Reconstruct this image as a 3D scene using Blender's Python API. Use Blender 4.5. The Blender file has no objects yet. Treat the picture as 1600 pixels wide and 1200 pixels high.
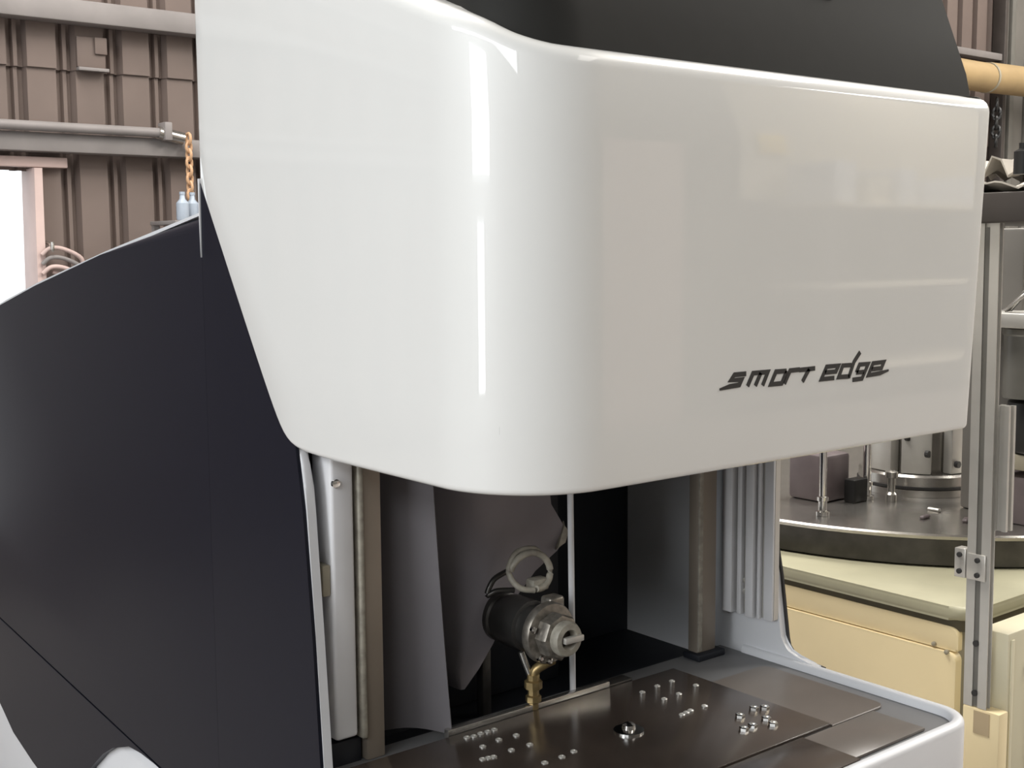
import bpy, bmesh, math, random
import numpy as np
from mathutils import Vector, Matrix

random.seed(7)
S = bpy.context.scene
COL = S.collection
PI = math.pi

# ------------------------------------------------------------------ camera
R = [[0.7787312579898596, -0.072856268699913, 0.6231128244071508],
     [-0.6273168681969126, -0.07910402944604315, 0.7747361482472707],
     [-0.007153649778128418, -0.9942004408752421, -0.10730474667192627]]
cd = bpy.data.cameras.new('camera')
cam = bpy.data.objects.new('camera', cd)
COL.objects.link(cam)
cd.sensor_fit = 'HORIZONTAL'
cd.sensor_width = 36.0
cd.lens = 36.0 * 1950.0 / 1600.0
cd.clip_start = 0.05
M = Matrix(((R[0][0], -R[0][1], -R[0][2], -0.9232),
            (R[1][0], -R[1][1], -R[1][2], -1.1508),
            (R[2][0], -R[2][1], -R[2][2], 1.65),
            (0, 0, 0, 1)))
cam.matrix_world = M
S.camera = cam

# ------------------------------------------------------------------ world, daylight, exposure
S.view_settings.view_transform = 'Standard'
S.view_settings.look = 'None'
S.view_settings.exposure = 0.10
S.view_settings.gamma = 1.0
S.view_settings.use_curve_mapping = False
w = bpy.data.worlds.new('overcast'); S.world = w
w.use_nodes = True
bg = w.node_tree.nodes['Background']
bg.inputs[0].default_value = (0.92, 0.97, 1.0, 1)
bg.inputs[1].default_value = 1.6


def area(name, loc, target, sx, sy, power, col=(1, 1, 1)):
    l = bpy.data.lights.new(name, 'AREA')
    l.shape = 'RECTANGLE'; l.size = sx; l.size_y = sy
    l.energy = power; l.color = col
    o = bpy.data.objects.new(name, l); COL.objects.link(o)
    o.location = loc
    d = Vector(target) - Vector(loc)
    o.rotation_euler = d.to_track_quat('-Z', 'Y').to_euler()
    return o


# daylight through the two window openings of the left wall, and added fill lamps high up
area('window_daylight_upper', (-5.85, -0.45, 2.85), (0, -0.45, 2.85), 1.9, 1.5, 90, (0.95, 0.98, 1.0))
area('window_daylight_lower', (-5.85, -0.35, 1.3), (0, -0.35, 1.3), 0.7, 1.0, 22, (0.95, 0.98, 1.0))
area('high_left_fill', (-5.85, -1.5, 4.6), (0, -1.5, 4.2), 8.5, 1.3, 290, (0.94, 0.98, 1.0))  # added fill for the left faces; the wall has no window here
for i, (x, y) in enumerate(((0.5, 2.4), (2.6, -3.2), (4.3, 0.4), (8.5, -1.0), (9.3, -4.2), (9.5, 2.2))):
    area('overhead_fill', (x, y, 5.3), (x, y, 0), 1.4, 3.2, (235, 52, 350, 250, 240, 200)[i], (1.0, 0.96, 0.90))  # added overhead fill, placed to brighten chosen surfaces


# ------------------------------------------------------------------ materials
def mat(name, col, rough=0.5, metal=0.0, coat=0.0, noise=0.0, nscale=8.0, bump=0.0, col2=None, emit=None,
        coat_rough=0.03, spec=0.5, stretch=None):
    m = bpy.data.materials.new(name); m.use_nodes = True
    nt = m.node_tree; b = nt.nodes['Principled BSDF']
    b.inputs['Base Color'].default_value = (*col, 1)
    b.inputs['Roughness'].default_value = rough
    b.inputs['Metallic'].default_value = metal
    b.inputs['Coat Weight'].default_value = coat
    b.inputs['Coat Roughness'].default_value = coat_rough
    b.inputs['Specular IOR Level'].default_value = spec
    tc = nt.nodes.new('ShaderNodeTexCoord')
    src = tc.outputs['Object']
    if stretch:
        mp = nt.nodes.new('ShaderNodeMapping'); mp.inputs['Scale'].default_value = stretch
        nt.links.new(src, mp.inputs[0]); src = mp.outputs[0]
    n = nt.nodes.new('ShaderNodeTexNoise')
    n.inputs['Scale'].default_value = nscale; n.inputs['Detail'].default_value = 5
    nt.links.new(src, n.inputs['Vector'])
    if noise or col2:
        mx = nt.nodes.new('ShaderNodeMix'); mx.data_type = 'RGBA'
        c2 = col2 or tuple(c * (1 - noise) for c in col)
        mx.inputs[6].default_value = (*col, 1); mx.inputs[7].default_value = (*c2, 1)
        rp = nt.nodes.new('ShaderNodeMapRange')
        rp.inputs[1].default_value = 0.35; rp.inputs[2].default_value = 0.65
        nt.links.new(n.outputs[0], rp.inputs[0])
        nt.links.new(rp.outputs[0], mx.inputs[0])
        nt.links.new(mx.outputs[2], b.inputs['Base Color'])
    if bump:
        bp = nt.nodes.new('ShaderNodeBump'); bp.inputs['Strength'].default_value = bump
        bp.inputs['Distance'].default_value = 0.01
        nt.links.new(n.outputs[0], bp.inputs['Height'])
        nt.links.new(bp.outputs[0], b.inputs['Normal'])
    return m


WHITE = mat('white_gloss_paint', (0.80, 0.80, 0.785), 0.4, coat=1.0, noise=0.01, nscale=3)
WHITE2 = mat('white_satin_paint', (0.74, 0.75, 0.78), 0.4, coat=0.3, noise=0.02, coat_rough=0.15)
BLACK = mat('charcoal_satin_paint', (0.0095, 0.0105, 0.0190), 0.36, noise=0.05, nscale=30, spec=0.22)
CAPBLK = mat('charcoal_cap_paint', (0.026, 0.0255, 0.024), 0.5, noise=0.05, nscale=30, spec=0.07)
INK = mat('black_ink', (0.025, 0.024, 0.024), 0.5, noise=0.1)
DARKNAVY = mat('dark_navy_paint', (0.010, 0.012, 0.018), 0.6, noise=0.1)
TAN = mat('tan_way_cover', (0.33, 0.28, 0.23), 0.45, metal=0.3, noise=0.12, nscale=5)
ALU = mat('anodised_aluminium', (0.58, 0.565, 0.53), 0.4, metal=0.45, noise=0.06, nscale=20)
ALU2 = mat('pale_rail_paint', (0.74, 0.74, 0.76), 0.4, noise=0.06, nscale=12)
GRIMY = mat('grimy_steel', (0.34, 0.31, 0.27), 0.38, metal=0.7, noise=0.45, nscale=70)
STEEL = mat('brushed_steel', (0.52, 0.50, 0.47), 0.25, metal=0.9, noise=0.12, nscale=25)
DARKSTEEL = mat('dark_oily_steel', (0.10, 0.095, 0.09), 0.35, metal=0.7, noise=0.3, nscale=18)
CHROME = mat('polished_chrome', (0.85, 0.84, 0.82), 0.12, metal=1.0, noise=0.04)
SCREW = mat('bright_screw_heads', (0.62, 0.60, 0.56), 0.3, metal=0.5, noise=0.1, nscale=40)
BRASS = mat('dirty_brass', (0.42, 0.31, 0.15), 0.4, metal=0.8, noise=0.4, nscale=40)
HOSE = mat('grimy_pale_hose', (0.40, 0.37, 0.31), 0.5, noise=0.35, nscale=60)
CURTAIN = mat('grey_dust_curtain', (0.145, 0.135, 0.145), 0.75, noise=0.12, nscale=6, bump=0.15)
CURTAIN2 = mat('brightened_dust_curtain', (0.33, 0.305, 0.33), 0.75, noise=0.12, nscale=6, bump=0.15)  # same cloth, colour raised because little light reaches it
PLATE = mat('brown_table_plate', (0.060, 0.046, 0.038), 0.22, noise=0.3, nscale=9, coat=0.3, coat_rough=0.2)
PLATE2 = mat('reflection_grey_plate', (0.15, 0.13, 0.115), 0.3, noise=0.15, nscale=7)  # paler copy of the plate, bright reflection put into its colour
TABLEGREY = mat('grey_table_bed', (0.17, 0.17, 0.175), 0.45, noise=0.1, nscale=10)
YELLOW = mat('buttery_yellow_paint', (0.88, 0.74, 0.46), 0.42, noise=0.06, nscale=4)
TRAY = mat('pale_yellow_tray', (0.46, 0.44, 0.31), 0.4, noise=0.12, nscale=6)
OLIVE = mat('pale_olive_paint', (0.68, 0.63, 0.46), 0.5, noise=0.05, nscale=5)
OLIVE2 = mat('grey_olive_label', (0.33, 0.30, 0.23), 0.5, noise=0.05)
BROWN = mat('dark_brown_cabinet', (0.075, 0.064, 0.052), 0.6, noise=0.3, nscale=9)
GAPSHADE = mat('olive_gap_shade', (0.10, 0.085, 0.05), 0.7, noise=0.3)  # dark tone carries the shade of the gap under the tray
MARK = mat('faded_tan_mark', (0.52, 0.41, 0.26), 0.5, noise=0.05)
WALLM = mat('dusty_tan_sheet', (0.165, 0.126, 0.110), 0.7, noise=0.16, nscale=2.5)
GIRT = mat('grey_steel_girt', (0.24, 0.22, 0.215), 0.55, noise=0.15, nscale=5)
PINKISH = mat('pinkish_timber', (0.55, 0.42, 0.39), 0.6, noise=0.1)
CREAM = mat('lit_wall_cream', (0.74, 0.68, 0.55), 0.6, noise=0.1, nscale=3)
CONC = mat('concrete_floor', (0.30, 0.275, 0.26), 0.6, noise=0.2, nscale=2, bump=0.05)
ROOF = mat('grey_roof_sheet', (0.36, 0.34, 0.31), 0.7, noise=0.1)
DARKCOL = mat('dark_steel_column', (0.06, 0.05, 0.045), 0.5, noise=0.2)
DARKGREY = mat('dark_grey_panel', (0.17, 0.16, 0.145), 0.6, noise=0.2, nscale=3)
LAG = mat('tan_duct_lagging', (0.39, 0.275, 0.135), 0.6, noise=0.22, nscale=3)
BLUEPL = mat('pale_blue_plastic', (0.40, 0.46, 0.54), 0.35, noise=0.15, nscale=12)
ORANGE = mat('faded_orange_links', (0.62, 0.38, 0.22), 0.5, noise=0.2, nscale=20)
PAPER = mat('crumpled_pale_sheet', (0.55, 0.51, 0.45), 0.7, noise=0.3, nscale=14)
BLACKPL = mat('black_plastic', (0.014, 0.014, 0.014), 0.4, noise=0.2)
MAUVE = mat('mauve_grey_casting', (0.16, 0.13, 0.135), 0.5, noise=0.2, nscale=14)
GREYMET = mat('mid_grey_paint', (0.16, 0.155, 0.14), 0.4, noise=0.15, nscale=10)


# ------------------------------------------------------------------ helpers
def finish(bm, smooth=35):
    bmesh.ops.recalc_face_normals(bm, faces=bm.faces)
    me = bpy.data.meshes.new('mesh')
    bm.to_mesh(me); bm.free()
    if smooth:
        me.shade_smooth()
        me.set_sharp_from_angle(angle=math.radians(smooth))
    return me


def put(name, me, m, parent=None, loc=None):
    me.materials.clear(); me.materials.append(m)
    o = bpy.data.objects.new(name, me); COL.objects.link(o)
    if parent is not None:
        o.parent = parent
        wl = Vector(loc) if loc else Vector((0, 0, 0))
        o.location = wl - Vector(parent.get('wl', (0, 0, 0)))
        o['wl'] = tuple(wl)
    else:
        if loc: o.location = loc
        o['wl'] = tuple(loc) if loc else (0, 0, 0)
    return o


def tag(o, label, cat, group=None):
    o['label'] = label; o['category'] = cat
    if group: o['group'] = group
    return o


def thing(name, label, cat, loc=(0, 0, 0), group=None):
    o = bpy.data.objects.new(name, None); COL.objects.link(o)
    o.location = loc; o['wl'] = tuple(loc); o.empty_display_size = 0.1
    return tag(o, label, cat, group)


def struct(o):
    o['kind'] = 'structure'; return o


def base(me):
    """recentre a mesh on the middle of its base, return that point"""
    co = np.array([v.co for v in me.vertices])
    c = Vector(((co[:, 0].min() + co[:, 0].max()) / 2, (co[:, 1].min() + co[:, 1].max()) / 2, co[:, 2].min()))
    me.transform(Matrix.Translation(-c))
    return c


def solo(name, me, m, label, cat, group=None):
    c = base(me)
    return tag(put(name, me, m, None, c), label, cat, group)


def box_into(bm, x0, x1, y0, y1, z0, z1, bev=0.0, seg=2, rot=None, about=None):
    r = bmesh.ops.create_cube(bm, size=1)
    vs = r['verts']
    for v in vs:
        v.co = Vector((x0 + (v.co.x + .5) * (x1 - x0), y0 + (v.co.y + .5) * (y1 - y0), z0 + (v.co.z + .5) * (z1 - z0)))
    if bev:
        es = list({e for v in vs for e in v.link_edges})
        rr = bmesh.ops.bevel(bm, geom=es, offset=bev, segments=seg, affect='EDGES', profile=0.5)
        vs = list({v for f in rr['faces'] for v in f.verts} | {v for v in vs if v.is_valid})
    if rot:
        c = Vector(about) if about else Vector(((x0 + x1) / 2, (y0 + y1) / 2, (z0 + z1) / 2))
        bmesh.ops.rotate(bm, verts=vs, cent=c, matrix=rot)
    return bm


def box(x0, x1, y0, y1, z0, z1, bev=0.0, seg=2, rot=None, about=None):
    return finish(box_into(bmesh.new(), x0, x1, y0, y1, z0, z1, bev, seg, rot, about))


def rounded(pts, rads, seg=8):
    """round the corners of a 2D polygon"""
    out = []
    n = len(pts)
    for i in range(n):
        p = Vector(pts[i]); a = Vector(pts[i - 1]); b = Vector(pts[(i + 1) % n]); r = rads[i]
        if r <= 0:
            out.append(tuple(p)); continue
        u = (a - p).normalized(); v = (b - p).normalized()
        ang = u.angle(v)
        d = min(r / math.tan(ang / 2), (a - p).length * .49, (b - p).length * .49)
        r2 = d * math.tan(ang / 2)
        c = p + (u + v).normalized() * (r2 / math.sin(ang / 2))
        s = p + u * d; e = p + v * d
        a0 = math.atan2(*(s - c).yx); a1 = math.atan2(*(e - c).yx)
        da = (a1 - a0 + PI) % (2 * PI) - PI
        for k in range(seg + 1):
            t = a0 + da * k / seg
            out.append((c.x + r2 * math.cos(t), c.y + r2 * math.sin(t)))
    return out


def prism(pts, axis, a0, a1, bev=0.0, seg=2, edges=None):
    """extrude a 2D polygon along axis: X -> pts are (y,z), Y -> (x,z), Z -> (x,y)"""
    bm = bmesh.new()

    def P(p, a):
        return {'X': (a, p[0], p[1]), 'Y': (p[0], a, p[1]), 'Z': (p[0], p[1], a)}[axis]
    lo = [bm.verts.new(P(p, a0)) for p in pts]
    hi = [bm.verts.new(P(p, a1)) for p in pts]
    f0 = bm.faces.new(lo[::-1]); f1 = bm.faces.new(hi)
    n = len(pts)
    for i in range(n):
        bm.faces.new((lo[i], lo[(i + 1) % n], hi[(i + 1) % n], hi[i]))
    if bev:
        es = list(f0.edges) + list(f1.edges)
        if edges == 'lo': es = list(f0.edges)
        if edges == 'hi': es = list(f1.edges)
        if edges == 'roof': es = [e for e in f0.edges if all(v.co.z > 1.0 for v in e.verts) and abs(e.verts[0].co.y - e.verts[1].co.y) > .01]
        bmesh.ops.bevel(bm, geom=es, offset=bev, segments=seg, affect='EDGES', profile=0.5)
    return finish(bm)


def lathe(prof, c=(0, 0, 0), axis='Z', n=32, cap=True):
    """prof: list of (radius, height) turned round an axis through c"""
    bm = bmesh.new(); rings = []
    for r, h in prof:
        ring = []
        for k in range(n):
            t = 2 * PI * k / n; a, b = r * math.cos(t), r * math.sin(t)
            p = {'Z': (a, b, h), 'Y': (a, h, b), 'X': (h, a, b)}[axis]
            ring.append(bm.verts.new(Vector(c) + Vector(p)))
        rings.append(ring)
    for i in range(len(rings) - 1):
        for k in range(n):
            bm.faces.new((rings[i][k], rings[i][(k + 1) % n], rings[i + 1][(k + 1) % n], rings[i + 1][k]))
    if cap:
        bm.faces.new(rings[0][::-1]); bm.faces.new(rings[-1])
    return finish(bm)


def tube_into(bm, path, r, n=10, closed=False):
    P = [Vector(p) for p in path]; m = len(P); rings = []
    up = Vector((0.13, 0.31, 0.94))
    for i in range(m):
        if closed: t = P[(i + 1) % m] - P[i - 1]
        else: t = P[min(i + 1, m - 1)] - P[max(i - 1, 0)]
        t.normalize()
        a = t.cross(up)
        if a.length < .05: a = t.cross(Vector((1, 0, 0)))
        a.normalize(); b = t.cross(a)
        rr = r[i] if isinstance(r, (list, tuple)) else r
        rings.append([bm.verts.new(P[i] + a * rr * math.cos(2 * PI * k / n) + b * rr * math.sin(2 * PI * k / n)) for k in range(n)])
    for i in range(m if closed else m - 1):
        A, B = rings[i], rings[(i + 1) % m]
        for k in range(n):
            bm.faces.new((A[k], A[(k + 1) % n], B[(k + 1) % n], B[k]))
    if not closed:
        bm.faces.new(rings[0][::-1]); bm.faces.new(rings[-1])
    return bm


def tube(path, r, n=10, closed=False):
    return finish(tube_into(bmesh.new(), path, r, n, closed), 50)


def bez(pts, k=6):
    """Catmull-Rom through points"""
    P = [Vector(p) for p in pts]; out = []
    for i in range(len(P) - 1):
        p0, p1, p2, p3 = P[max(i - 1, 0)], P[i], P[i + 1], P[min(i + 2, len(P) - 1)]
        for j in range(k):
            t = j / k
            out.append(0.5 * ((2 * p1) + (p2 - p0) * t + (2 * p0 - 5 * p1 + 4 * p2 - p3) * t * t + (3 * p1 - p0 - 3 * p2 + p3) * t ** 3))
    out.append(P[-1]); return out


def grid_mesh(rows, thick=0.0, smooth=50):
    """rows of points -> quad sheet, with optional solidify thickness along normals"""
    bm = bmesh.new()
    V = [[bm.verts.new(p) for p in r] for r in rows]
    for i in range(len(V) - 1):
        for j in range(len(V[0]) - 1):
            bm.faces.new((V[i][j], V[i][j + 1], V[i + 1][j + 1], V[i + 1][j]))
    if thick:
        bmesh.ops.recalc_face_normals(bm, faces=bm.faces)
        bmesh.ops.solidify(bm, geom=bm.faces[:], thickness=thick)
    return finish(bm, smooth)


# ================================================================== SETTING: the workshop hall
XW0, XW1, YB, YF, XL, ZR = -6.0, 12.0, 5.0, -6.0, -6.0, 5.5
struct(put('floor', box(XL, XW1, YF, YB + 3, -0.1, 0.0), CONC))
PITCH = 0.2335


def corr(width, z0, z1, depth=0.05):
    """one corrugated sheet facing -Y: flat pans with recessed grooves, origin at its lower left"""
    prof = []
    n = int(round(width / PITCH))
    for i in range(n):
        x = i * PITCH
        prof += [(x + .008, 0), (x + .146, 0), (x + .152, depth), (x + .178, depth), (x + .186, depth * .5), (x + .204, depth * .5), (x + .212, depth), (x + .2275, depth)]
    prof = [(0, depth)] + prof + [(n * PITCH, depth)]
    return grid_mesh([[(x, y, z0) for x, y in prof], [(x, y, z1) for x, y in prof]], smooth=10)


wall_back = struct(put('wall_back', box(XW0, XW1, YB + .08, YB + .14, 2.05, ZR), DARKCOL))
wb2 = box(1.08, XW1, YB + .06, YB + .12, 0, 2.05)
# the wall backing carries the opening at its left: second leaf of the backing
bk = put('backing_panel', wb2, DARKCOL, wall_back)
SW = 5 * PITCH
sheet_low = corr(SW, 0.0, 2.06); sheet_mid = corr(SW, 2.04, 2.545); sheet_top = corr(SW, 2.53, ZR)
x0s = 1.075 - 0.0
k = 0
x = x0s - 6 * SW
while x < 9.45:
    if x >= x0s - 1e-3:
        put('wall_sheet', sheet_low, WALLM, wall_back, (x, YB, 0))
    put('wall_sheet', sheet_mid, WALLM, wall_back, (x, YB + .004, 0))
    put('wall_sheet', sheet_top, WALLM, wall_back, (x, YB - .010, 0))
    x += SW
# low part of the opening's left side, and the frame of the opening
put('backing_panel', box(XW0, -.45, YB + .06, YB + .12, 0, 2.05), DARKCOL, wall_back)
for i in range(5):
    put('wall_sheet', sheet_low if i < 4 else corr(4 * PITCH, 0, 2.06), WALLM, wall_back, (-.42 - (i + 1) * SW + (PITCH if i == 4 else 0), YB, 0))
x = x0s - 7 * SW
put('wall_sheet', sheet_mid, WALLM, wall_back, (x, YB + .004, 0)); put('wall_sheet', sheet_top, WALLM, wall_back, (x, YB - .010, 0))
# horizontal girts and the conduit above the lower one
struct(put('trim_1', box(XW0, 9.3, YB - .12, YB - .012, 2.125, 2.215, .008), GIRT))
struct(put('trim_2', box(XW0, 9.3, YB - .12, YB - .012, 2.74, 2.845, .008), GIRT))
struct(put('trim_3', box(XW0, 9.5, YB - .12, YB - .012, 3.27, 3.33, .008), GIRT))
struct(put('trim_4', box(-0.6, 1.24, YB - .05, YB - .002, 2.055, 2.105, .006), PINKISH))
struct(put('trim_5', prism([(1.045, 0), (1.10, 0), (1.115, 2.052), (1.075, 2.052)], 'Y', YB - .06, YB + .13, .004), PINKISH))
cond = tube([(XW0 + .1, YB - .15, 2.238), (1.70, YB - .15, 2.238)], .024, 12)
c_o = tag(put('conduit', cond, GIRT), 'grey conduit pipe running along the top of the lower wall beam', 'pipe')
put('pipe_coupling', tube([(1.66, YB - .15, 2.238), (1.79, YB - .15, 2.215)], .032, 12), STEEL, c_o)
put('pipe_clip', box(1.68, 1.72, YB - .19, YB - .10, 2.20, 2.29, .006), GIRT, c_o)
# darker right-hand bay of the back wall, with its steel column
struct(put('wall_right', box(XW1, XW1 + .1, YF, YB + .1, 0, ZR), ROOF))
struct(put('trim_6', box(9.49, 9.54, YB - .14, YB - .02, 0, ZR, .006), DARKCOL))
rb = struct(put('trim_7', box(9.54, XW1, YB - .04, YB - .02, 0, ZR), DARKGREY))
for i in range(8):
    put('rib', box(9.72 + i * .28, 9.79 + i * .28, YB - .075, YB - .035, 0, ZR, .008), GREYMET, rb)
# left wall with two window openings and a gate
wl = struct(put('wall_left', box(XL - .1, XL, YF, YB, 3.7, ZR), ROOF))
for a, b, z0, z1 in ((YF, -1.45, 0, 3.7), (-1.45, .55, 0, .75), (-1.45, -.75, .75, 1.85), (.05, .55, .75, 1.85), (-1.45, .55, 1.85, 2.05),
                     (.55, YB, 0, 3.7)):
    put('wall_panel', box(XL - .1, XL, a, b, z0, z1), ROOF, wl)
# front wall behind the photographer: dull sheets and a lit stretch to the right, done in cream
wf = struct(put('wall_front', box(XL, XW1, YF - .1, YF, 0, ZR), GREYMET))
cream = grid_mesh([[(7.3 + i * .12 + d, YF + .02 + (.04 if d else 0), z) for i in range(36) for d in (0, .05)] for z in (2.05, 4.6)], smooth=10)
put('lit_wall_cream', cream, CREAM, wf)  # cream colour stands for the stronger light on this stretch
# roof, closed, above the overhead fill lamps
rf = struct(put('ceiling', box(XL, XW1, YF, YB, ZR, ZR + .1), ROOF))

# ---- things on the front wall that show as reflections in the hood
rack = thing('storage_rack', 'steel storage rack with pale boxes behind the photographer, standing in for bright windows reflected in the hood', 'rack', (8.8, YF + .5, 0))
for x in (7.6, 10.2):
    for y in (YF + .15, YF + .75):
        put('upright', box(x - .03, x + .03, y - .03, y + .03, 0, 2.05), GIRT, rack)
for z in (.6, 1.3, 1.98):
    put('rack_shelf', box(7.55, 10.25, YF + .1, YF + .8, z, z + .04, .005), CREAM, rack)
for i, (x, wd, h) in enumerate(((7.7, .3, .34), (8.15, .34, .22), (8.62, .26, .3), (9.02, .5, .2), (9.65, .42, .26))):  # boxes added in place of bright windows reflected in the hood
    solo('glint_box', box(x, x + wd, YF + .2, YF + .7, 2.021, 2.02 + h, .01), WHITE2 if i != 1 else CREAM,
         ('tall white box standing in for a window, at the left end of the rack top', 'cream window stand-in box, second from the left on the rack top',
          'white window stand-in box in the middle of the rack top', 'low wide white window stand-in box right of the middle of the rack top',
          'white window stand-in box at the right end of the rack top')[i], 'box', 'window stand-in boxes on the rack top')
solo('yellow_board', box(7.5, 7.85, YF + .05, YF + .09, 2.45, 2.85, .005), mat('yellow_board_paint', (0.85, 0.62, 0.16), 0.5), 'yellow board fixed on the lit stretch of wall behind the photographer', 'board')
solo('leaning_board', box(5.3, 6.5, YF + .1, YF + .14, 0, 2.5, .006), PINKISH, 'pinkish board leaning on the wall behind the photographer', 'board')

# ================================================================== THE MACHINE
MC = thing('edging_machine', 'white and charcoal edging machine with an overhanging glossy hood above an open work bay', 'machine', (0.5, 0.5, 0))
ZB, ZT, RC, YBACK = 1.341, 1.897, 0.15, 0.835


def W(z):
    return 1.001 + (z - 1.341) * 0.075


def hood_path():
    """(base point, outward normal) round the hood from the back of its left face to the back of the right one"""
    pts = []
    pts.append(((.055, YBACK), (0, 1)))
    for k in range(4):
        t = PI / 2 + k / 3 * PI / 2
        pts.append(((.010 + .010 * math.cos(t), YBACK - .010 + .010 * math.sin(t)), (math.cos(t), math.sin(t))))
    for y in list(np.linspace(.80, .62, 13)) + list(np.linspace(.605, .49, 12)) + list(np.linspace(.46, RC + .01, 9)):
        pts.append(((0, float(y)), (-1, 0)))
    for k in range(29):
        t = PI + k / 28 * PI / 2
        pts.append(((RC + RC * math.cos(t), RC + RC * math.sin(t)), (math.cos(t), math.sin(t))))
    for x in np.linspace(RC + .01, .96, 8):
        pts.append(((float(x), 0), (0, -1)))
    for k in range(7):
        t = 1.5 * PI + k / 6 * PI / 2
        pts.append(((1.001 - .014 + .014 * math.cos(t), .014 + .014 * math.sin(t)), (math.cos(t), math.sin(t))))
    for y in (.05, .2, .5, .8):
        pts.append(((1.001, y), (1, 0)))
    return pts


def z_top(p):
    if p[0] > .6: return ZT + max(0, p[1] - .02) * .05 + .0005
    return float(np.interp(p[1], [0, .005, .014, .026, .045, .07, .085, .101, .131, .16, .835], [1.8975, 1.8985, 1.9005, 1.905, 1.9135, 1.927, 1.934, 1.940, 1.950, 1.960, 2.22]))


def z_bot(p):
    if p[0] > .5: return ZB
    t = 1.545 * (p[1] - .56)
    return ZB + .5 * (t + math.sqrt(t * t + .045 ** 2))


def taper(v):
    if v.x > .5: v.x += (W(v.z) - 1.001) * (v.x - .5) / .5
    return v


rows = []
for p, n in hood_path():
    zb, zt = z_bot(p), z_top(p)
    rb_, rt_ = .009, .026
    row = [(.05, zb + .012), (.014, zb), (rb_, zb)]
    for k in range(1, 5):
        a = k / 4 * PI / 2; row.append((rb_ * (1 - math.sin(a)), zb + rb_ * (1 - math.cos(a))))
    for k in range(1, 6):
        row.append((0, zb + rb_ + (zt - rt_ - zb - rb_) * k / 6))
    for k in range(0, 6):
        a = k / 5 * PI / 2; row.append((rt_ * (1 - math.cos(a)), zt - rt_ + rt_ * math.sin(a)))
    row.append((.05, zt - .001)); row.append((.085 + max(0, (zt - ZT) * .3), zt - .004))
    rows.append([taper(Vector((p[0] - n[0] * i, p[1] - n[1] * i, z))) for i, z in row])
HOOD = put('hood', grid_mesh(rows, smooth=60), WHITE, MC)

# charcoal cap standing inside the hood's top edge
rows = []
for p, n in hood_path()[5:]:
    zt = z_top(p)
    row = []
    for z in np.linspace(0, 1, 12):
        zz = ZT - .03 + z * .78
        i = .028 + .28 * max(0, zz - ZT)
        if p[0] > .9: i = .030
        row.append(Vector((p[0] - n[0] * i, p[1] - n[1] * i, zz)))
    # right end: keep the lean of the front on the corner samples
    if p[0] > .9:
        row = [Vector((W(ZT) - .014 - .19 * max(0, v.z - ZT), max(.028, p[1]) + .28 * max(0, v.z - ZT), v.z)) for v in row]
    rows.append(row)
cap = put('hood_cap', grid_mesh(rows, smooth=40), CAPBLK, MC)
top = [r[-1] for r in rows]
bm = bmesh.new(); bm.faces.new([bm.verts.new(v) for v in top]); put('cap_lid', finish(bm), CAPBLK, MC)
put('emblem', prism([(.668, 2.026), (.686, 2.026), (.690, 2.034), (.686, 2.042), (.680, 2.050), (.666, 2.050)], 'Y', .0615, .069), WHITE2, cap)

# lettering "smart edge" on the hood front: one flat inked shape per letter
UX = ([120, 195, 650, 905, 1400, 1500], [.368, .388, .514, .590, .749, .7815])


def txt(u, v):
    X = float(np.interp(u, *UX))
    zb = float(np.interp(u, [120, 195, 650, 905, 1400], [1.458, 1.458, 1.455, 1.453, 1.449]))
    return X, zb + ((375 - .0747 * (u - 195)) - v) / 5 * (1.52 + .623 * X) / 1950


LETTERS = {
    's': [[(322, 272), (235, 280), (207, 322), (290, 316), (272, 358), (200, 370), (122, 391)]],
    'm': [[(335, 368), (376, 268), (492, 258), (452, 362)], [(436, 266), (395, 365)]],
    'a': [[(640, 250), (556, 256), (516, 354), (604, 346), (644, 250)]],
    'r': [[(626, 348), (670, 247), (742, 239)]],
    't': [[(742, 243), (862, 229)], [(816, 236), (766, 332)]],
    'e': [[(1010, 303), (914, 313), (952, 217), (1042, 208), (1022, 254), (938, 262)]],
    'd': [[(1140, 203), (1074, 208), (1044, 297), (1126, 291)], [(1207, 104), (1160, 180), (1122, 300)]],
    'g': [[(1180, 262), (1240, 256)], [(1180, 262), (1205, 200), (1274, 194), (1226, 308), (1152, 318)]],
    'e.': [[(1440, 244), (1370, 266), (1276, 282), (1312, 190), (1402, 178), (1382, 226), (1300, 236)]],
}
for ch, strokes in LETTERS.items():
    bm = bmesh.new()
    for st in strokes:
        P = [Vector(txt(*q)) for q in st]
        hw = .0034
        L, Rr = [], []
        for i, p in enumerate(P):
            a = (P[i] - P[i - 1]).normalized() if i else (P[1] - P[0]).normalized()
            b = (P[i + 1] - P[i]).normalized() if i < len(P) - 1 else a
            t = (a + b).normalized(); nn = Vector((-t.y, t.x))
            s = hw / max(.5, nn.dot(Vector((-a.y, a.x))))
            tp = .45 if (ch in ('s', 'e.') and ((ch == 's' and i == len(P) - 1) or (ch == 'e.' and i == 0))) else 1
            L.append(p + nn * s * tp); Rr.append(p - nn * s * tp)
        for i in range(len(P) - 1):
            q = [L[i], L[i + 1], Rr[i + 1], Rr[i]]
            lo = [bm.verts.new((v.x, -.0008, v.y)) for v in q]; hi = [bm.verts.new((v.x, .001, v.y)) for v in q]
            bm.faces.new(lo); bm.faces.new(hi[::-1])
            for k in range(4): bm.faces.new((lo[k], hi[k], hi[(k + 1) % 4], lo[(k + 1) % 4]))
    put('letter', finish(bm, 0), INK, HOOD)

# charcoal side: front cover under the hood's slanted edge, rear cover with rolled top, lower cover
def slant(y):
    return z_bot((0, y))


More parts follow.
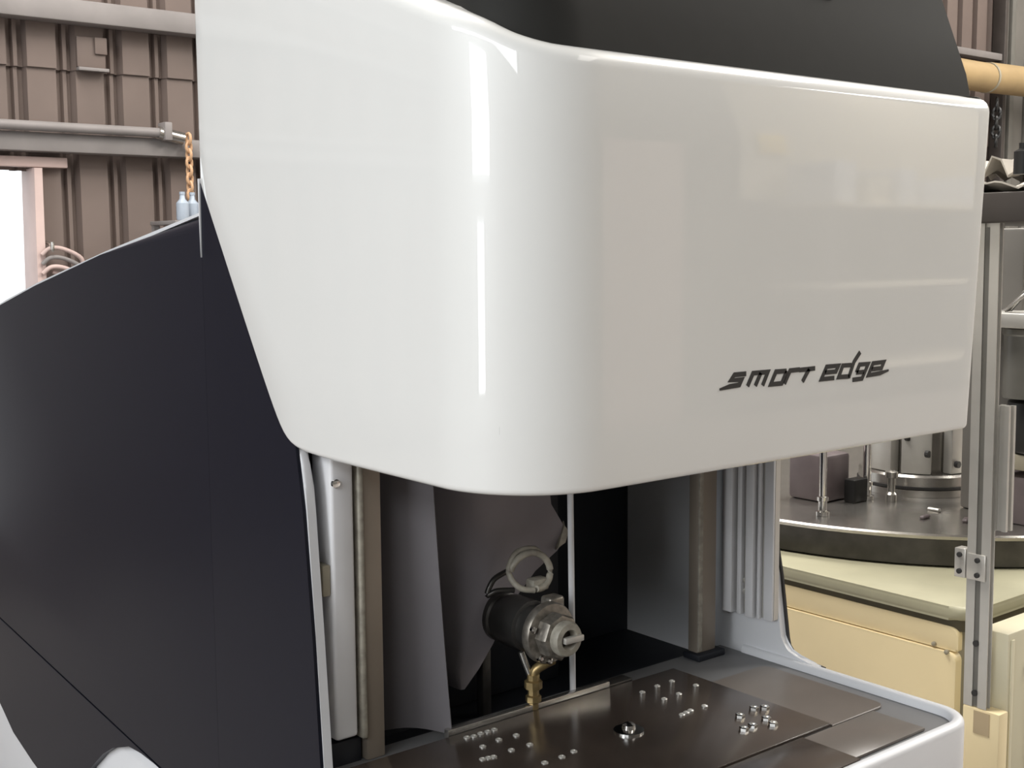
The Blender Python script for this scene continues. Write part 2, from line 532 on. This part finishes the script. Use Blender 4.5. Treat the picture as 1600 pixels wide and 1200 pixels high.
front = [(.478, .612), (.4775, .86), (.492, 1.06), (.512, 1.255), (.520, 1.30), (.53, 1.352), (.575, 1.40), (.62, 1.46), (.81, 1.762), (.8355, 1.764), (.8355, .633)]
put('side_cover', prism(front, 'X', .002, .0078), BLACK, MC)
rear = [(.836, .636), (.836, 1.716), (1.30, 1.645), (1.70, 1.577), (1.95, 1.528), (2.2, 1.472), (2.9, 1.24), (3.1, 1.1), (3.1, .796)]
rc = put('rear_cover', prism(rear, 'X', .002, .985, .030, 6, 'roof'), BLACK, MC)
put('pale_streak', prism([(.833, 1.772), (.838, 1.772), (.8375, 1.70), (.836, 1.64)], 'X', -.0005, .004), ALU2, MC)  # short tapered pale streak over the joint of the two covers
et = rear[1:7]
put('edge_glint', prism([(y, z - .001) for y, z in et] + [(y, z + .004 + .005 * (y - .83)) for y, z in et[::-1]], 'X', .012, .028), WHITE2, rc)  # white strip imitating the bright sky reflection along the top edge
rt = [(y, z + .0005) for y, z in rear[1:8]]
put('roof_glint', prism(rt + [(y, z + .007) for y, z in rt[::-1]], 'X', .030, .98), WHITE2, rc)  # white sheet added to carry the same bright rim across the top
lower = [(.478, .608), (1.13, .6525), (1.19, .6525), (1.256, .648), (1.346, .616), (1.404, .583), (1.486, .525), (1.56, .44), (1.80, .36), (1.849, .405), (1.886, .409), (2.03, .438), (2.127, .486), (2.3, .60),
         (3.1, .66), (3.1, .792)]
put('lower_cover', prism(lower, 'X', .001, .016, .0015, 1), BLACK, MC)
put('base_frame', box(.017, .985, .86, 3.05, .0, .634, .02), WHITE2, MC)
put('base_front', box(.04, .975, .02, .85, .0, .62, .02), WHITE2, MC)

# bay: white side panels
right = [(.84, .78), (.84, 1.42), (.480, 1.42), (.474, 1.34), (.405, 1.003), (.388, .885), (.384, .870), (.372, .857), (.350, .8495), (.315, .8475), (.30, .846), (.30, .78)]
put('side_panel', prism(right, 'X', .992, 1.008, .004, 3), WHITE2, MC)
dark_edge = [(.83, .80), (.83, 1.41)] + [(y - .006, z - .004) for y, z in right[2:11]] + [(.305, .80)]
put('dark_edge_plate', prism(dark_edge, 'X', 1.0085, 1.013), INK, MC)  # thin dark plate showing just outside the panel edge
left = [(.83, .62), (.83, 1.42), (.560, 1.42), (.530, 1.345), (.520, 1.325), (.5125, 1.29), (.5085, 1.255), (.4915, 1.06), (.476, .86), (.455, .66), (.45, .62)]
put('side_panel', prism(left, 'X', .008, .023, .004, 3), WHITE2, MC)
# white rim and apron round the table: one lofted profile along a U-shaped path
U = []
for y in (.48, .32, .2, .08): U.append(((1.004, y), (1, 0)))
for k in range(9):
    t = -k / 8 * PI / 2; U.append(((1.004 - .07 + .07 * math.cos(t), .033 + .07 * math.sin(t)), (math.cos(t), math.sin(t))))
for x in (.8, .5, .2): U.append(((x, -.037), (0, -1)))
for k in range(9):
    t = 1.5 * PI - k / 8 * PI / 2; U.append(((.07 + .07 * math.cos(t), .033 + .07 * math.sin(t)), (math.cos(t), math.sin(t))))
for y in (.1, .3, .44): U.append(((0, y), (-1, 0)))
rows = []
for p, n in U:
    row = [(.022, .80), (.022, .838), (.0195, .844), (.016, .847), (.008, .847), (.004, .8455), (.001, .842), (0, .837), (0, .75), (0, .60), (.02, .598)]
    rows.append([Vector((p[0] - n[0] * i, p[1] - n[1] * i, z)) for i, z in row])
put('table_apron', grid_mesh(rows, smooth=50), WHITE2, MC)

# table bed, plates, screws
bed = rounded([(.024, -.014), (.985, -.014), (.985, .54), (.024, .54)], [.05, .05, 0, 0])
BED = put('table_bed', prism(bed, 'Z', .78, .832), TABLEGREY, MC)
put('plate_reflection', prism(rounded([(.79, .112), (.945, .112), (.945, .39), (.79, .39)], [0, .02, .02, 0], 4), 'Z', .832, .8375, .0012, 1), PLATE2, MC)  # lighter quad of the table reflection, built as a pale plate
PL = put('table_plate', box(.045, .786, .112, .482, .8325, .842, .0015), PLATE, MC)
PF = put('table_plate', box(.045, .703, -.008, .108, .8325, .8405, .0015), PLATE, MC)
put('table_plate', box(.706, .90, .004, .108, .8325, .838, .0015), PLATE2, MC)
put('back_ledge', box(.25, .62, .484, .497, .832, .852, .002), STEEL, MC)
put('back_ledge', box(.57, .68, .486, .515, .8325, .8445, .002), DARKSTEEL, MC)
scr = lathe([(.0058, 0), (.0058, .0015), (.004, .0026), (.0028, .0026), (.0024, .001)], n=12)
for q in [(.27, .459), (.282, .456), (.298, .458), (.312, .457), (.326, .457), (.267, .412), (.305, .418), (.339, .414), (.294, .371), (.331, .369), (.236, .372), (.255, .368),
          (.246, .37), (.303, .298), (.339, .298), (.368, .302), (.644, .424), (.688, .429), (.728, .43), (.65, .374), (.689, .375), (.619, .301), (.632, .303), (.645, .305), (.68, .304), (.746, .386)]:
    put('screw', scr, SCREW, PL, (q[0], q[1], .842))
hx = lathe([(.0085, 0), (.0085, .005), (.0072, .0062), (.0045, .0062), (.004, .003)], n=6)
for q in [(.688, .229), (.734, .237), (.751, .227), (.713, .192), (.703, .169), (.67, .186), (.648, .186)]:
    put('hex_bolt', hx, CHROME, PL, (q[0], q[1], .842))
put('knob', lathe([(.026, 0), (.026, .003), (.020, .004), (.012, .005), (.011, .012), (.006, .015), (.0, .016)], n=20, cap=False), CHROME, PL, (.497, .308, .842))

# interior: back wall, floor, lining, and an added plate closing the top against light
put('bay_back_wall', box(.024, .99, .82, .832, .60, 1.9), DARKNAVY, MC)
put('bay_light_stop', box(.03, .985, .06, .82, 1.42, 1.43), DARKNAVY, MC)  # added plate that keeps light from above out of the bay
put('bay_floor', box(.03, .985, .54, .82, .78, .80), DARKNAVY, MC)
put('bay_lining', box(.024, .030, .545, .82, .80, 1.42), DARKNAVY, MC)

# left guide rails
GR = put('guide_rail', box(.045, .086, .50, .56, .880, 1.415, .006, 3), ALU2, MC)
put('rail_bolt', lathe([(.007, 0), (.007, -.005), (.004, -.006)], (.052, .4998, 1.293), 'Y', 12), CHROME, GR)
put('rail_foot', box(.034, .0445, .52, .55, .93, .955, .002), TAN, GR)
put('rail_clamp', box(.030, .0445, .505, .545, 1.115, 1.165, .003), OLIVE2, GR)
WC = put('way_cover', box(.104, .139, .505, .53, .832, 1.415, .003), TAN, MC)
put('cover_edge', box(.093, .1035, .498, .53, .872, 1.415, .004, 3), HOSE, WC)
put('filler_block', box(.04, .10, .515, .56, .80, .872, .003), DARKNAVY, MC)
# right guide rails
WC2 = put('way_cover', box(.877, .930, .503, .53, .845, 1.415, .003), TAN, MC)
put('cover_edge', box(.875, .886, .4985, .5028, .850, 1.415, .001), HOSE, WC2)
put('cover_foot', box(.868, .945, .49, .535, .832, .8455, .003), DARKNAVY, MC)
bm = bmesh.new()
box_into(bm, .978, .9915, .395, .515, .918, 1.415)
RX = put('slotted_rail', finish(bm), ALU, MC)
for y0, y1, dx in ((.395, .418, .006), (.424, .432, .010), (.437, .457, .016), (.470, .482, .012), (.490, .515, .018)):
    put('rail_rib', box(.978 - dx, .9785, y0, y1, .916, 1.415, .003), ALU2, RX)
for z in (.985, .962):
    put('rail_bolt', lathe([(.008, 0), (.008, -.006), (.004, -.0075)], (.9775, .4765, z), 'X', 12), CHROME, RX)

# grey dust curtains hanging in the bay
rows = []
for i in range(13):
    t = i / 12; z = 1.41 - t * (1.41 - .838)
    row = []
    for j in range(13):
        s = j / 12
        xr = .222 + .042 * t
        x = .142 + s * (xr - .142)
        y = .585 - .095 * s ** 1.5 + .004 * math.sin(6 * s + 3 * t)
        row.append((x, y, z + .012 * math.sin(s * 3) * (1 if i == 12 else 0)))
    rows.append(row)
put('dust_curtain', grid_mesh(rows, .003), CURTAIN, MC)
rows = []
lc = lambda z: float(np.interp(z, [.866, .90, 1.20, 1.41], [.358, .335, .300, .300]))
rcv = lambda z: float(np.interp(z, [.866, .985, 1.085, 1.115, 1.175, 1.41], [.366, .462, .588, .610, .575, .545]))
for z in (1.41, 1.33, 1.25, 1.20, 1.175, 1.145, 1.115, 1.10, 1.085, 1.05, 1.0, .985, .94, .90, .866):
    row = []
    for j in range(17):
        s = j / 16; x = lc(z) + s * (rcv(z) - lc(z))
        y = .60 + .012 * math.sin((x - .3) * 26 + 2 * z) + .085 * max(0, 1 - s * 2.6) ** 1.6
        row.append((x, y, z))
    rows.append(row)
put('dust_curtain', grid_mesh(rows, .003), CURTAIN2, MC)
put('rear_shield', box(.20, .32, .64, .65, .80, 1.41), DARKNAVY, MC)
put('curtain_clip', prism([(.580, 1.088), (.604, 1.098), (.612, 1.118), (.604, 1.124), (.600, 1.140), (.594, 1.118)], 'Y', .588, .595, .002, 1), HOSE, MC)

# spindle, with its own ring, nose, hoses and bolts
sx, sz = .445, .988
SP = put('spindle', lathe([(.030, .66), (.043, .655), (.045, .60), (.045, .575), (.041, .572), (.041, .56), (.046, .557), (.046, .50), (.040, .497), (.040, .478), (.044, .475), (.044, .462), (.03, .46)],
                          (sx, 0, sz), 'Y', 32), DARKSTEEL, MC)
put('clamp_ring', lathe([(.045, .466), (.052, .464), (.054, .460), (.054, .450), (.052, .446), (.040, .444)], (sx, 0, sz), 'Y', 32), GRIMY, SP)
put('collet_nut', lathe([(.040, .4435), (.041, .425), (.038, .418), (.032, .416)], (sx, 0, sz), 'Y', 8), GRIMY, SP)
put('tool_nose', lathe([(.030, .4155), (.031, .405), (.028, .399), (.018, .398), (.015, .404), (.014, .412)], (sx, 0, sz), 'Y', 24, False), HOSE, SP)
put('drive_key', box(sx - .014, sx + .028, .392, .4035, sz - .005, sz + .006, .002), SCREW, SP)
bolt = lathe([(.006, 0), (.006, -.006), (.003, -.008)], (0, 0, 0), 'Y', 10)
for a in (-100, -70, -128, -35, 160):
    put('ring_bolt', bolt, CHROME, SP, (sx + .047 * math.cos(math.radians(a)), .4455, sz + .047 * math.sin(math.radians(a))))
put('spindle_block', box(sx - .03, sx + .03, .60, .668, sz - .03, sz + .075, .008, 3), DARKSTEEL, SP)
put('spindle_lug', box(sx + .012, sx + .046, .462, .492, sz + .028, sz + .056, .006, 3), GRIMY, SP)
put('port_fitting', lathe([(.008, 0), (.008, -.012), (.005, -.014)], (sx - .006, .470, sz + .012), 'Y', 8), STEEL, SP)
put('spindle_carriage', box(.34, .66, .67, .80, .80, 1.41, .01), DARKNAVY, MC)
put('carriage_post', box(.412, .432, .60, .62, .80, .925, .003), DARKSTEEL, MC)
# pale looped hose above the spindle
loop = []
for k in range(20):
    t = math.radians(-110 + 285 * k / 19)
    loop.append((.468 + .034 * math.cos(t) - .002 * k * .3, .50 + .0016 * k, 1.083 + .031 * math.sin(t)))
put('coolant_hose', tube(loop, .0062, 10), HOSE, SP)
loop2 = bez([(.452, .50, 1.052), (.425, .51, 1.06), (.418, .53, 1.085), (.44, .535, 1.115), (.475, .53, 1.118), (.50, .54, 1.10)])
put('coolant_hose', tube(loop2, .0055, 10), HOSE, SP)
put('coolant_hose', tube(bez([(.43, .53, 1.05), (.40, .54, 1.052), (.385, .55, 1.045), (.40, .55, 1.07), (.43, .55, 1.08)]), .005, 8), DARKSTEEL, SP)
put('hose_elbow', box(.455, .492, .505, .53, 1.045, 1.068, .005, 2), HOSE, SP)
# brass fitting below
put('brass_fitting', lathe([(.011, .905), (.011, .895), (.016, .893), (.016, .880), (.010, .878), (.010, .868), (.014, .866), (.014, .856), (.009, .853), (.009, .842), (.005, .840)],
                           (.440, .49, 0), 'Z', 8), BRASS, SP)
put('brass_elbow', tube(bez([(.440, .49, .895), (.442, .487, .912), (.456, .48, .922), (.474, .475, .928)]), .009, 8), BRASS, SP)
put('fluid_pipe', tube(bez([(.425, .505, .945), (.432, .50, .92), (.438, .495, .90)]), .006, 8), STEEL, SP)
# thin vertical rod
put('guide_rod', tube([(.542, .50, .832), (.534, .50, 1.41)], .0058, 12), ALU2, MC)

# ================================================================== RIGHT: yellow machine with rotary table
YM = thing('rotary_machine', 'yellow machine with a big steel rotary table behind the right of the white hood', 'machine', (2.8, 1.3, 0))
put('cabinet_body', box(1.81, 3.9, .50, 2.2, 0, .705, .01), OLIVE2, YM)
def ypanel(z0, z1, x, bl, tl):
    pts = rounded([(.488, z0), (2.15, z0), (2.15, z1), (.488, z1)], [bl, .01, .01, tl], 5)
    return prism(pts, 'X', x, 1.815, .006, 3, 'lo')
put('upper_panel', ypanel(.655, .716, 1.797, .006, .022), YELLOW, YM)
LP = put('lower_panel', ypanel(.10, .652, 1.788, .02, .02), YELLOW, YM)
for y, z in ((.512, .653), (.553, .662)):
    put('latch', lathe([(.006, 0), (.006, -.006), (.003, -.008)], (1.7975 if z > .655 else 1.789, y, z), 'X', 10), OLIVE2, LP)
tray = rounded([(1.790, .452), (3.9, .452), (3.9, 2.2), (1.790, 2.2)], [.06, .06, .06, .06], 6)
put('splash_tray', prism(tray, 'Z', .733, .768, .014, 4), TRAY, YM)
put('tray_gap_shade', prism(rounded([(1.80, .47), (3.88, .47), (3.88, 2.18), (1.80, 2.18)], [.04] * 4, 4), 'Z', .7055, .733), GAPSHADE, YM)  # filler in the gap, its shade put into the dark colour
TC = (2.826, 1.296)
TT = put('turntable', lathe([(.60, .769), (.905, .770), (.913, .775), (.913, .846)], (TC[0], TC[1], 0), 'Z', 96), DARKSTEEL, YM)
put('table_top', lathe([(.913, .847), (.914, .856), (.908, .861), (.895, .862)], (TC[0], TC[1], 0), 'Z', 96), STEEL, TT)
# chuck in the middle of the table
cx_, cy_ = 2.66, 1.17
CH = put('chuck', lathe([(.195, .8625), (.195, .885), (.190, .887), (.180, .888), (.180, .892), (.192, .894), (.192, .925), (.186, .932), (.140, .934), (.140, 1.22), (.12, 1.23)], (cx_, cy_, 0), 'Z', 48), STEEL, YM)
put('chuck_groove', lathe([(.1925, .8875), (.1965, .8875), (.1965, .8955), (.1925, .8955)], (cx_, cy_, 0), 'Z', 48), INK, CH)
jaw = box(-.045, .045, -.03, .006, 0, .2, .004)
for a in (-100, -150, -50, 170, 20):
    j = put('chuck_jaw', jaw, ALU, CH, (cx_ + .145 * math.cos(math.radians(a)), cy_ + .145 * math.sin(math.radians(a)), .934))
    j.rotation_euler.z = math.radians(a + 90)
bl = lathe([(.011, 0), (.011, .012), (.006, .013)], (0, 0, 0), 'Y', 10)
for a, z in ((-140, 1.0), (-118, 1.09), (-108, .965), (-160, 1.05), (-80, .98)):
    rr = .178
    put('socket_bolt', bl, INK, CH, (cx_ + rr * math.cos(math.radians(a)), cy_ + rr * math.sin(math.radians(a)) - .01, z))
for (x, y, h, r) in ((2.06, 1.10, .20, .011), (2.36, 1.16, .25, .013)):
    P_ = put('fixture_post', lathe([(r * 1.9, .8625), (r * 1.9, .875), (r * 1.2, .878), (r * 1.2, .905), (r * 1.6, .907), (r * 1.6, .918), (r, .92), (r, .8625 + h)], (x, y, 0), 'Z', 16), CHROME, YM)
put('fixture_block', box(2.20, 2.33, 1.20, 1.34, .8625, 1.01, .012, 2), MAUVE, YM)
put('fixture_block', box(2.27, 2.34, 1.14, 1.18, .8625, .935, .005, 2), BLACKPL, YM)
put('clamp_knob', lathe([(.018, .8625), (.018, .885), (.012, .892), (.012, .935), (.02, .938), (.02, .955), (.008, .96)], (2.39, 1.09, 0), 'Z', 12), STEEL, YM)
for (x, y, a) in ((2.30, .78, .4), (2.42, .73, 1.1), (2.52, .80, 2.0), (2.25, .88, .1), (2.36, .92, 1.6)):
    put('tee_nut', box(x - .02, x + .02, y - .008, y + .008, .8625, .872, .003, 1, Matrix.Rotation(a, 3, 'Z')), SCREW if a > 1 else MAUVE, YM)
put('clamp_handle', tube([(2.30, .735, .872), (2.37, .70, .885)], .012, 10), BLACKPL, YM)

# dark machine standing behind the table
BM = thing('lathe_cabinet', 'brown grey machine cabinet standing behind the rotary table', 'machine', (3.6, 3.0, 0))
put('body', box(2.3, 5.2, 2.7, 3.3, 0, 1.62, .03, 3), BROWN, BM)
put('front_panel', box(2.45, 3.3, 2.685, 2.699, .75, 1.35, .006), DARKGREY, BM)
put('top_rail', box(2.3, 5.2, 2.66, 2.699, 1.47, 1.53, .005), GIRT, BM)

# ================================================================== RIGHT: post, pedestal, control cabinet, beam
PO = thing('aluminium_post', 'tall slotted aluminium post right of the white hood', 'post', (1.615, .317, .61))
def profile(x0, y0, wx, wy, z0, z1):
    """slotted extrusion: one slot in each broad (-X/+X) face and one in each narrow face"""
    s = .0065; d = .006
    mx, my = x0 + wx / 2, y0 + wy / 2
    pts = [(x0, y0), (mx - s, y0), (mx - s, y0 + d), (mx + s, y0 + d), (mx + s, y0), (x0 + wx, y0),
           (x0 + wx, my - s), (x0 + wx - d, my - s), (x0 + wx - d, my + s), (x0 + wx, my + s),
           (x0 + wx, y0 + wy), (mx + s, y0 + wy), (mx + s, y0 + wy - d), (mx - s, y0 + wy - d), (mx - s, y0 + wy), (x0, y0 + wy),
           (x0, my + s), (x0 + d, my + s), (x0 + d, my - s), (x0, my - s)]
    return prism(pts, 'Z', z0, z1)
put('profile', profile(1.600, .296, .018, .056, .612, 1.699), ALU, PO)
put('profile', profile(1.6185, .272, .030, .034, 1.02, 1.30), ALU, PO)
put('slot_cover', box(1.602, 1.6055, .318, .330, .615, 1.69), GREYMET, PO)
BR = put('corner_bracket', box(1.594, 1.5995, .304, .350, .905, .965, .002), SCREW, PO)
put('corner_bracket', box(1.594, 1.622, .3525, .380, .905, .972, .002), SCREW, PO)
for y, z in ((.322, .952), (.322, .918), (.366, .958), (.366, .920)):
    put('bracket_bolt', lathe([(.006, 0), (.006, -.005), (.003, -.006)], (1.5938, y, z), 'X', 10), INK, BR)
put('slot_nut', lathe([(.007, 0), (.007, -.007)], (1.6035, .324, .76), 'X', 10), INK, PO)
put('slot_nut', lathe([(.007, 0), (.007, -.007)], (1.6035, .324, .645), 'X', 10), INK, PO)

PO.rotation_euler.x = -.0065
PD = thing('pedestal', 'butter yellow pedestal with a faded tan mark carrying the aluminium post', 'pedestal', (1.615, .31, 0))
put('body', box(1.598, 1.636, .262, .352, 0, .611, .003), YELLOW, PD)
put('faded_mark', box(1.5968, 1.5985, .285, .324, .553, .606), MARK, PD)
CC = thing('control_cabinet', 'flat pale olive control cabinet at the right edge beside the post', 'cabinet', (2.1, .30, 0))
put('body', box(1.640, 2.5, .270, .34, 0, .786, .006), OLIVE, CC)
put('door', box(1.735, 2.45, .262, .2695, .30, .70, .003), OLIVE2, CC)
put('bolt', lathe([(.010, 0), (.010, -.006), (.005, -.008)], (1.722, .2695, .692), 'Y', 10), INK, CC)
put('edge_strip', box(1.650, 1.662, .266, .2698, .02, .77, .001), OLIVE, CC)

BE = thing('overhead_beam', 'dark overhead beam carried by the aluminium post', 'beam', (2.0, .4, 1.70))
put('beam_body', box(1.575, 2.6, .23, .56, 1.70, 1.764, .004), DARKCOL, BE)
put('beam_lip', box(1.57, 2.6, .215, .2295, 1.716, 1.760, .003), BLACKPL, BE)
def crumple(x0, x1, y0, y1, z, h, seed, n=12):
    rnd = random.Random(seed); rows = []
    for i in range(n):
        rows.append([(x0 + (x1 - x0) * j / (n - 1) + rnd.uniform(-.008, .008), y0 + (y1 - y0) * i / (n - 1) + rnd.uniform(-.008, .008), z + rnd.random() * h) for j in range(n)])
    return grid_mesh(rows, .004, 30)
solo('folded_sheet', crumple(1.60, 2.0, .25, .50, 1.772, .018, 3), PAPER, 'crumpled pale sheet lying flat on the dark overhead beam', 'sheet')
solo('folded_sheet', crumple(1.72, 2.15, .28, .52, 1.806, .05, 5), PAPER, 'pale sheet heaped on top of the other sheet, sticking up at its right', 'sheet')
solo('spray_can', lathe([(.018, 1.802), (.018, 1.850), (.008, 1.856), (.008, 1.868)], (1.625, .27, 0), 'Z', 14), BLACKPL, 'small black can standing on the sheet by the hood corner', 'can')

# drive unit seen right of the post
DU = put('drive_unit', box(2.46, 2.60, .72, .90, .8625, 1.70, .01), DARKGREY, YM)
put('housing', lathe([(.060, 1.225), (.062, 1.235), (.062, 1.40), (.066, 1.405), (.066, 1.42)], (2.385, .66, 0), 'Z', 24), GREYMET, DU)
for z, y in ((1.25, .60), (1.39, .605), (1.30, .60)):
    put('bolt', lathe([(.011, 0), (.011, -.014)], (2.37, y, z), 'Y', 10), INK, DU)
put('cross_plate', box(2.28, 2.75, .60, .85, 1.425, 1.465, .004), ALU, DU)
put('motor', lathe([(.085, 1.07), (.09, 1.08), (.09, 1.21), (.07, 1.225)], (2.44, .64, 0), 'Z', 24), BLACKPL, DU)
put('motor_flange', box(2.36, 2.55, .57, .72, 1.02, 1.065, .005), OLIVE2, DU)
put('lower_block', box(2.37, 2.6, .60, .80, .8625, 1.0, .008), MAUVE, DU)
put('tie_bar', box(2.36, 2.62, .585, .60, .985, 1.005, .002), STEEL, DU)
for i in range(4):
    put('cable', tube(bez([(2.33 + .01 * i, .70, 1.47), (2.36 + .02 * i, .63 - .01 * i, 1.53 + .03 * i), (2.45, .62, 1.50 + .02 * i), (2.52, .66, 1.60 + .02 * i)]), .006, 8), (STEEL, GREYMET, SCREW, BLACKPL)[i], DU)
put('side_shelf', box(2.33, 2.9, .9, 1.1, 1.55, 1.60, .004), GIRT, DU)

# lagged duct near the back wall, upper right
DK = thing('lagged_duct', 'tan lagged duct running along the back wall, right of the hood top', 'pipe', (9.3, 4.62, 2.92))
dpts = [(8.0, 4.62, 3.05), (8.45, 4.62, 3.042), (8.82, 4.62, 3.040)]
put('duct_section', tube(bez(dpts, 4), .120, 20), LAG, DK)
put('duct_section', tube([(8.82, 4.62, 3.045), (11.8, 4.62, 3.09)], .125, 20), LAG, DK)
put('duct_band', tube([(8.80, 4.62, 3.041), (8.825, 4.62, 3.042)], .127, 20), OLIVE2, DK)
# dark chain below the duct
DC = thing('hanging_chain', 'dark chain hanging below the tan duct beside the hood corner', 'chain', (9.09, 4.62, 2.5))
def link_mesh(h, w_, r):
    pts = []
    for k in range(16):
        t = 2 * PI * k / 16
        pts.append((w_ * math.cos(t), 0, h * math.sin(t)))
    return tube(pts, r, 6, True)
lk = link_mesh(.052, .030, .015)
for i in range(5):
    o = put('chain_link', lk, BLACKPL, DC, (8.985, 4.62, 2.53 + i * .076)); o.rotation_euler.z = (i % 2) * PI / 2 + .5

# ================================================================== LEFT background
HC = thing('orange_chain', 'faded orange chain hanging from the wall beam beside the hood', 'chain', (1.815, 4.80, 1.98))
lk2 = link_mesh(.027, .016, .008)
for i in range(8):
    o = put('chain_link', lk2, ORANGE, HC, (1.815, 4.84, 1.935 + i * .040)); o.rotation_euler.z = (i % 2) * PI / 2 + .3
RKL = thing('tool_stand', 'steel stand hidden behind the charcoal side cover carrying pale blue bottles', 'stand', (1.78, 4.7, 0))
put('stand_top', box(1.6, 2.0, 4.55, 4.85, 1.78, 1.80, .003), GIRT, RKL)
for x in (1.62, 1.98):
    for y in (4.57, 4.83): put('leg', box(x - .015, x + .015, y - .015, y + .015, 0, 1.78), GIRT, RKL)
bt = [(.028, 0), (.031, .01), (.031, .085), (.014, .105), (.012, .125), (.014, .127), (.014, .140)]
for i, (x, y) in enumerate(((1.69, 4.66), (1.76, 4.70), (1.835, 4.66))):
    m_ = lathe(bt, n=14)
    tag(put('bottle', m_, BLUEPL, None, (x, y, 1.801)), ('leftmost pale blue bottle on the stand by the hanging chain', 'middle pale blue bottle standing below the chain',
        'rightmost pale blue bottle on the stand, against the hood')[i], 'bottle', 'bottles on the tool stand')
CO = thing('hose_bundle', 'pinkish loose hose bundle hanging beside the bright opening', 'hose', (1.12, 4.93, 1.45))
for i in range(3):
    z = 1.66 - i * .045
    put('hose_loop', tube(bez([(1.09, 4.93, z - .02), (1.13, 4.915, z + .012), (1.20, 4.91, z + .002), (1.28, 4.92, z - .05), (1.24, 4.94, z - .13), (1.14, 4.94, z - .10)]), .011, 8), PINKISH if i != 1 else GIRT, CO)
put('hose_hook', tube(bez([(1.13, 4.99, 1.70), (1.13, 4.93, 1.69), (1.13, 4.895, 1.66), (1.13, 4.895, 1.70)]), .008, 8), STEEL, CO)
PT = thing('wall_junction', 'small square patch plate with a ledge on the corrugated back wall', 'plate', (1.33, 4.97, 2.4))
put('patch_plate', box(1.315, 1.455, YB - .032, YB - .012, 2.545, 2.69, .003), WALLM, PT)
put('ledge', box(1.315, 1.465, YB - .05, YB - .012, 2.527, 2.543, .002), GIRT, PT)
put('cover_flap', box(1.40, 1.46, YB - .045, YB - .033, 2.61, 2.69, .003), WALLM, PT)
